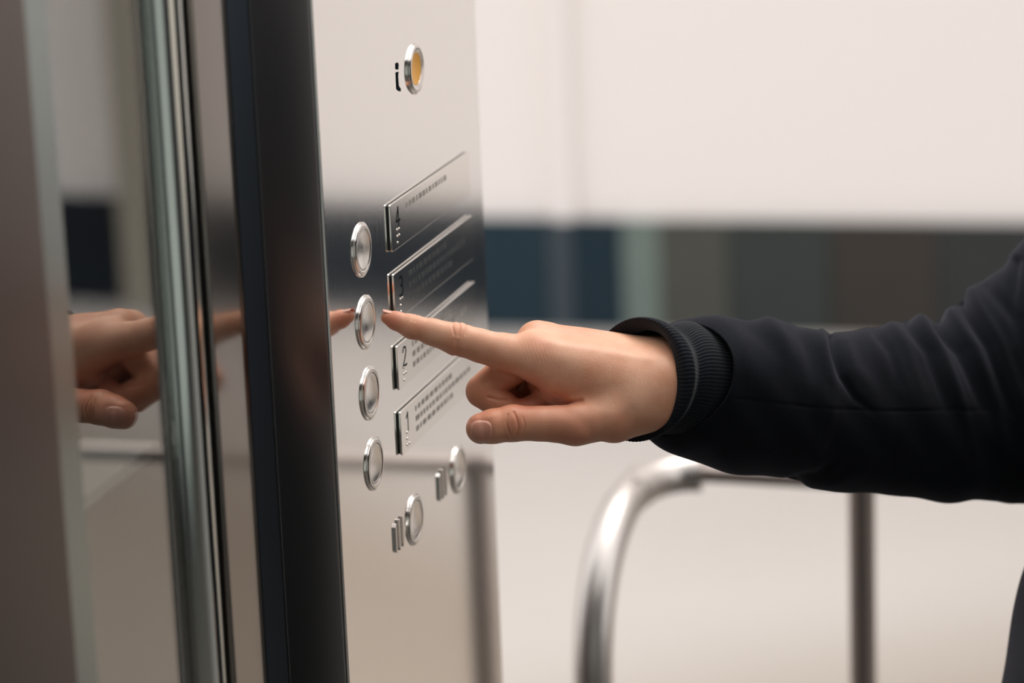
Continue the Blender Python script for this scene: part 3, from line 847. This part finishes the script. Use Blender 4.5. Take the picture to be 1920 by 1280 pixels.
# wrinkles: ridges and valleys drawn over the side of the sleeve (px, py), height in px
folds = [([(1556, 628), (1566, 665), (1578, 705), (1604, 745), (1640, 772)], 7, -9), ([(1540, 624), (1548, 660), (1558, 700), (1580, 745)], 12, 6), ([(1585, 640), (1600, 690), (1640, 730)], 16, 5),
         ([(1440, 600), (1470, 640), (1478, 680)], 14, 5), ([(1400, 600), (1450, 650), (1500, 700)], 16, -4), ([(1500, 612), (1520, 660), (1530, 720), (1525, 800)], 16, -4),
         ([(1640, 618), (1668, 660), (1690, 720)], 10, -6), ([(1672, 612), (1700, 650), (1730, 730)], 11, 5), ([(1700, 606), (1740, 660), (1775, 760)], 10, -8), ([(1728, 600), (1768, 660), (1805, 760), (1830, 850)], 11, 7),
         ([(1758, 606), (1800, 660), (1840, 760)], 9, -10), ([(1785, 590), (1825, 650), (1870, 760), (1885, 850)], 11, 8), ([(1800, 568), (1850, 650), (1900, 780)], 8, -9), ([(1822, 550), (1875, 640), (1930, 780)], 11, 7),
         ([(1850, 535), (1905, 600), (1930, 680)], 12, -7), ([(1905, 490), (1898, 560), (1900, 640)], 9, -7),
         ([(1478, 905), (1530, 890), (1570, 860)], 8, -6), ([(1500, 915), (1560, 905), (1620, 880)], 12, 5), ([(1380, 747), (1470, 757), (1560, 766), (1700, 770), (1860, 768)], 1.8, -1.6)]
fl = Pg.reshape(-1, 3)
near = (np.sin(np.tile(ang, NS)) > -0.25)
disp = np.zeros(len(fl))
for line, wd, hgt in folds:
    d = None
    L = np.array(line, float); tot = len(L) - 1; tt = None
    for q in range(tot):
        a = L[q]; ab = L[q + 1] - a; t = np.clip(((fl[:, :2] - a) @ ab) / ab.dot(ab), 0, 1)
        dist = np.hypot(fl[:, 0] - a[0] - t * ab[0], fl[:, 1] - a[1] - t * ab[1]); par = (q + t) / tot
        if d is None: d = dist; tt = par
        else:
            better = dist < d; tt = np.where(better, par, tt); d = np.minimum(d, dist)
    fade = np.clip(1.2 - tt, 0.15, 1)
    disp += near * 1.2 * hgt * np.exp(-(d / wd) ** 2) * (fade if wd > 3 else 1)
# broad unevenness
disp += 2.6 * np.sin(fl[:, 0] * 0.030 + fl[:, 1] * 0.012) * np.sin(fl[:, 1] * 0.021 + 1.0) + 1.4 * np.sin(fl[:, 0] * 0.07 - fl[:, 1] * 0.05)
nrm = np.zeros_like(Pg)
tu = np.gradient(Pg, axis=0); tv = np.roll(Pg, -1, 1) - np.roll(Pg, 1, 1)
nrm = np.cross(tu, tv); nrm /= np.linalg.norm(nrm, axis=2)[:, :, None] + 1e-9
cen = np.stack([mid_[:, 0], mid_[:, 1], S_[:, 4]], 1)[:, None, :]
sg = np.sign((nrm * (Pg - cen)).sum(2)); nrm *= sg[:, :, None]
Pg = Pg + nrm * disp.reshape(NS, NA, 1)
# turned-in front edge
front = Pg[0]; cf = front.mean(0)
inner = cf + (front - cf) * np.array([0.93, 0.90, 0.93]) + np.array([14, 0, 6])
Pg = np.concatenate([inner[None], (inner * 0.3 + front * 0.7 - np.array([3, 0, 0]))[None], Pg], 0)
Wg = UA(Pg.reshape(-1, 3)).reshape(Pg.shape)

# torso of the sweatshirt
def shirt(P):
    def c_(x, y, z): return (TX + x, TY + y, z)
    d = ell(P, c_(0.0, 0, 1.20), (0.145, 0.20, 0.27))
    d = smn(d, ell(P, c_(-0.088, 0, 0.80), (0.150, 0.20, 0.25)), 0.10)
    d = smn(d, rcone(P, c_(0.0, -0.175, 1.375), c_(0.0, 0.175, 1.375), 0.078, 0.078), 0.07)
    d = smn(d, ell(P, c_(-0.035, 0, 1.02), (0.140, 0.185, 0.20)), 0.06)
    d = smn(d, rcone(P, SH, SH * 0.8 + EL * 0.2, 0.075, 0.068), 0.05)
    ls = np.array([TX, TY - 0.19, 1.385]); le = ls + np.array([0.02, -0.05, -0.28]); lw = le + np.array([-0.05, 0.0, -0.25])
    d = smn(d, rcone(P, ls, le, 0.075, 0.062), 0.04)
    d = smn(d, rcone(P, le, lw, 0.062, 0.045), 0.03)
    d = smn(d, rcone(P, c_(-0.01, 0, 1.43), c_(0.03, 0, 1.50), 0.085, 0.075), 0.04)
    d = np.maximum(d, -rcone(P, c_(-0.02, 0, 1.46), c_(-0.03, 0, 1.70), 0.068, 0.085))
    d = np.maximum(d, 0.70 - P[:, 2])
    d = d + 0.004 * np.sin(P[:, 2] * 38 + P[:, 1] * 14) * np.sin(P[:, 1] * 21)
    return d
sv, sf = surface_net(shirt, (EL[0] - 0.14, TY - 0.40, 0.66), (TX + 0.24, SH[1] + 0.14, 1.62), 0.008, 0.02)
nS, nA = Wg.shape[:2]
ids = np.arange(nS * nA).reshape(nS, nA)
sfq = np.stack([ids[:-1], ids[1:], np.roll(ids[1:], -1, 1), np.roll(ids[:-1], -1, 1)], -1).reshape(-1, 4)
hood = join_build([(Wg.reshape(-1, 3), sfq), (sv, sf)], 'sweatshirt', m_hoodie, person, PO)

# ribbed cuff -------------------------------------------------------
# rim of the cuff opening, then back into the sleeve
CU = [((1214, 620), (1200, 803), 32, 84, 0.72), ((1200, 600), (1190, 824), 26, 96, 0.92), ((1206, 596), (1194, 825), 28, 100, 0.95), ((1220, 599), (1206, 822), 32, 100, 0.90), ((1240, 612), (1222, 810), 40, 95, 0.80),
      ((1256, 618), (1236, 806), 48, 94, 0.70), ((1272, 608), (1250, 812), 58, 99, 0.66), ((1290, 604), (1268, 818), 72, 104, 0.62), ((1318, 612), (1300, 815), 96, 104, 0.60), ((1352, 624), (1335, 812), 124, 100, 0.58)]
C_, _ = smooth_curve(np.array([[*a, *b, z, w_, v] for a, b, z, w_, v in CU]), 150)
NA2 = 720
a2 = np.linspace(0, 2 * np.pi, NA2, endpoint=False)
Pc = np.zeros((150, NA2, 3))
rib = np.abs(np.sin(a2 * 46)) ** 0.7 * 1.7
for i in range(150):
    t_, b_ = C_[i, 0:2], C_[i, 2:4]; c = (t_ + b_) / 2; h_ = (t_ - b_) / 2; w_ = C_[i, 4 + 1]; vx = C_[i, 6]
    wav = 1.5 * np.sin(i * 0.09 + a2 * 2)
    rr_ = (rib + wav * 0.6)
    # slight extra bulge where the cuff bunches, on the near side
    Pc[i, :, 0] = c[0] + h_[0] * np.cos(a2) + vx * w_ * np.sin(a2)
    Pc[i, :, 1] = c[1] + (h_[1] - rr_) * np.cos(a2)
    Pc[i, :, 2] = C_[i, 4] - 0.96 * (w_ + rr_) * np.sin(a2)
Wc = UA(Pc.reshape(-1, 3)).reshape(Pc.shape)
cf_ = MB().quadgrid(Wc, closev=True).build('cuff', m_cuff, hood, smooth=True, origin=PO)
cf_.location = (0, 0, 0); cf_['label'] = 'ribbed black knitted cuff'

# trousers, shoes, hair ----------------------------------------------
def trousers(P):
    def c_(x, y, z): return (TX + x, TY + y, z)
    d = ell(P, c_(-0.07, 0, 0.93), (0.130, 0.175, 0.13))
    for sgn in (-1, 1):
        hp = c_(-0.07, sgn * 0.09, 0.88); kn = c_(-0.055, sgn * 0.10, 0.49); an = c_(0.02, sgn * 0.105, 0.07)
        d = smn(d, rcone(P, hp, kn, 0.105, 0.080), 0.05); d = smn(d, rcone(P, kn, an, 0.080, 0.074), 0.03)
    d = np.maximum(d, 0.05 - P[:, 2])
    return np.maximum(d, P[:, 2] - 1.0)
tv_, tf_ = surface_net(trousers, (TX - 0.27, TY - 0.25, 0.03), (TX + 0.2, TY + 0.25, 1.03), 0.011, 0.02)
join_build([(tv_, tf_)], 'trousers', m_trous, person, PO)
for sgn in (-1, 1):
    def shoe(P):
        def c_(x, y, z): return (TX + x, TY + y, z)
        d = rcone(P, c_(0.03, sgn * 0.105, 0.05), c_(-0.14, sgn * 0.12, 0.038), 0.050, 0.042)
        d = smn(d, rcone(P, c_(0.02, sgn * 0.105, 0.05), c_(0.02, sgn * 0.105, 0.11), 0.048, 0.046), 0.03)
        return np.maximum(d, 0.003 - P[:, 2])
    a_, b_ = surface_net(shoe, (TX - 0.21, TY + sgn * 0.11 - 0.08, -0.01), (TX + 0.1, TY + sgn * 0.11 + 0.08, 0.18), 0.006, 0.01)
    join_build([(a_, b_)], 'shoe', m_shoe, person, PO)
def hair(P):
    def c_(x, y, z): return (TX + x, TY + y, z)
    d = ell(P, c_(-0.012, 0, 1.685), (0.107, 0.089, 0.112))
    d = np.maximum(d, -ell(P, c_(-0.13, 0, 1.63), (0.09, 0.11, 0.085)))
    d = np.maximum(d, 1.60 - P[:, 2])
    return d + 0.003 * np.sin(P[:, 1] * 160) * np.sin(P[:, 0] * 90)
a_, b_ = surface_net(hair, (TX - 0.15, TY - 0.12, 1.57), (TX + 0.13, TY + 0.12, 1.83), 0.005, 0.01)
join_build([(a_, b_)], 'hair', m_hair, person, PO)

# ------------------------------------------------------------------ light
w = bpy.data.worlds.new('sky'); scene.world = w; w.use_nodes = True
bg = w.node_tree.nodes['Background']; bg.inputs[0].default_value = (1.0, 0.985, 0.97, 1); bg.inputs[1].default_value = 1.80
sl = bpy.data.lights.new('soft_sun', 'SUN'); sl.energy = 1.9; sl.angle = math.radians(35); sl.color = (1.0, 0.95, 0.88)
so = bpy.data.objects.new('soft_sun', sl); COL.objects.link(so)
so.rotation_euler = Vector((0.25, 0.45, 1.0)).to_track_quat('Z', 'Y').to_euler(); so.location = (2, 3, 6)
vs = scene.view_settings
vs.view_transform = 'Standard'; vs.look = 'None'; vs.exposure = 0.0; vs.gamma = 1.0; vs.use_curve_mapping = False
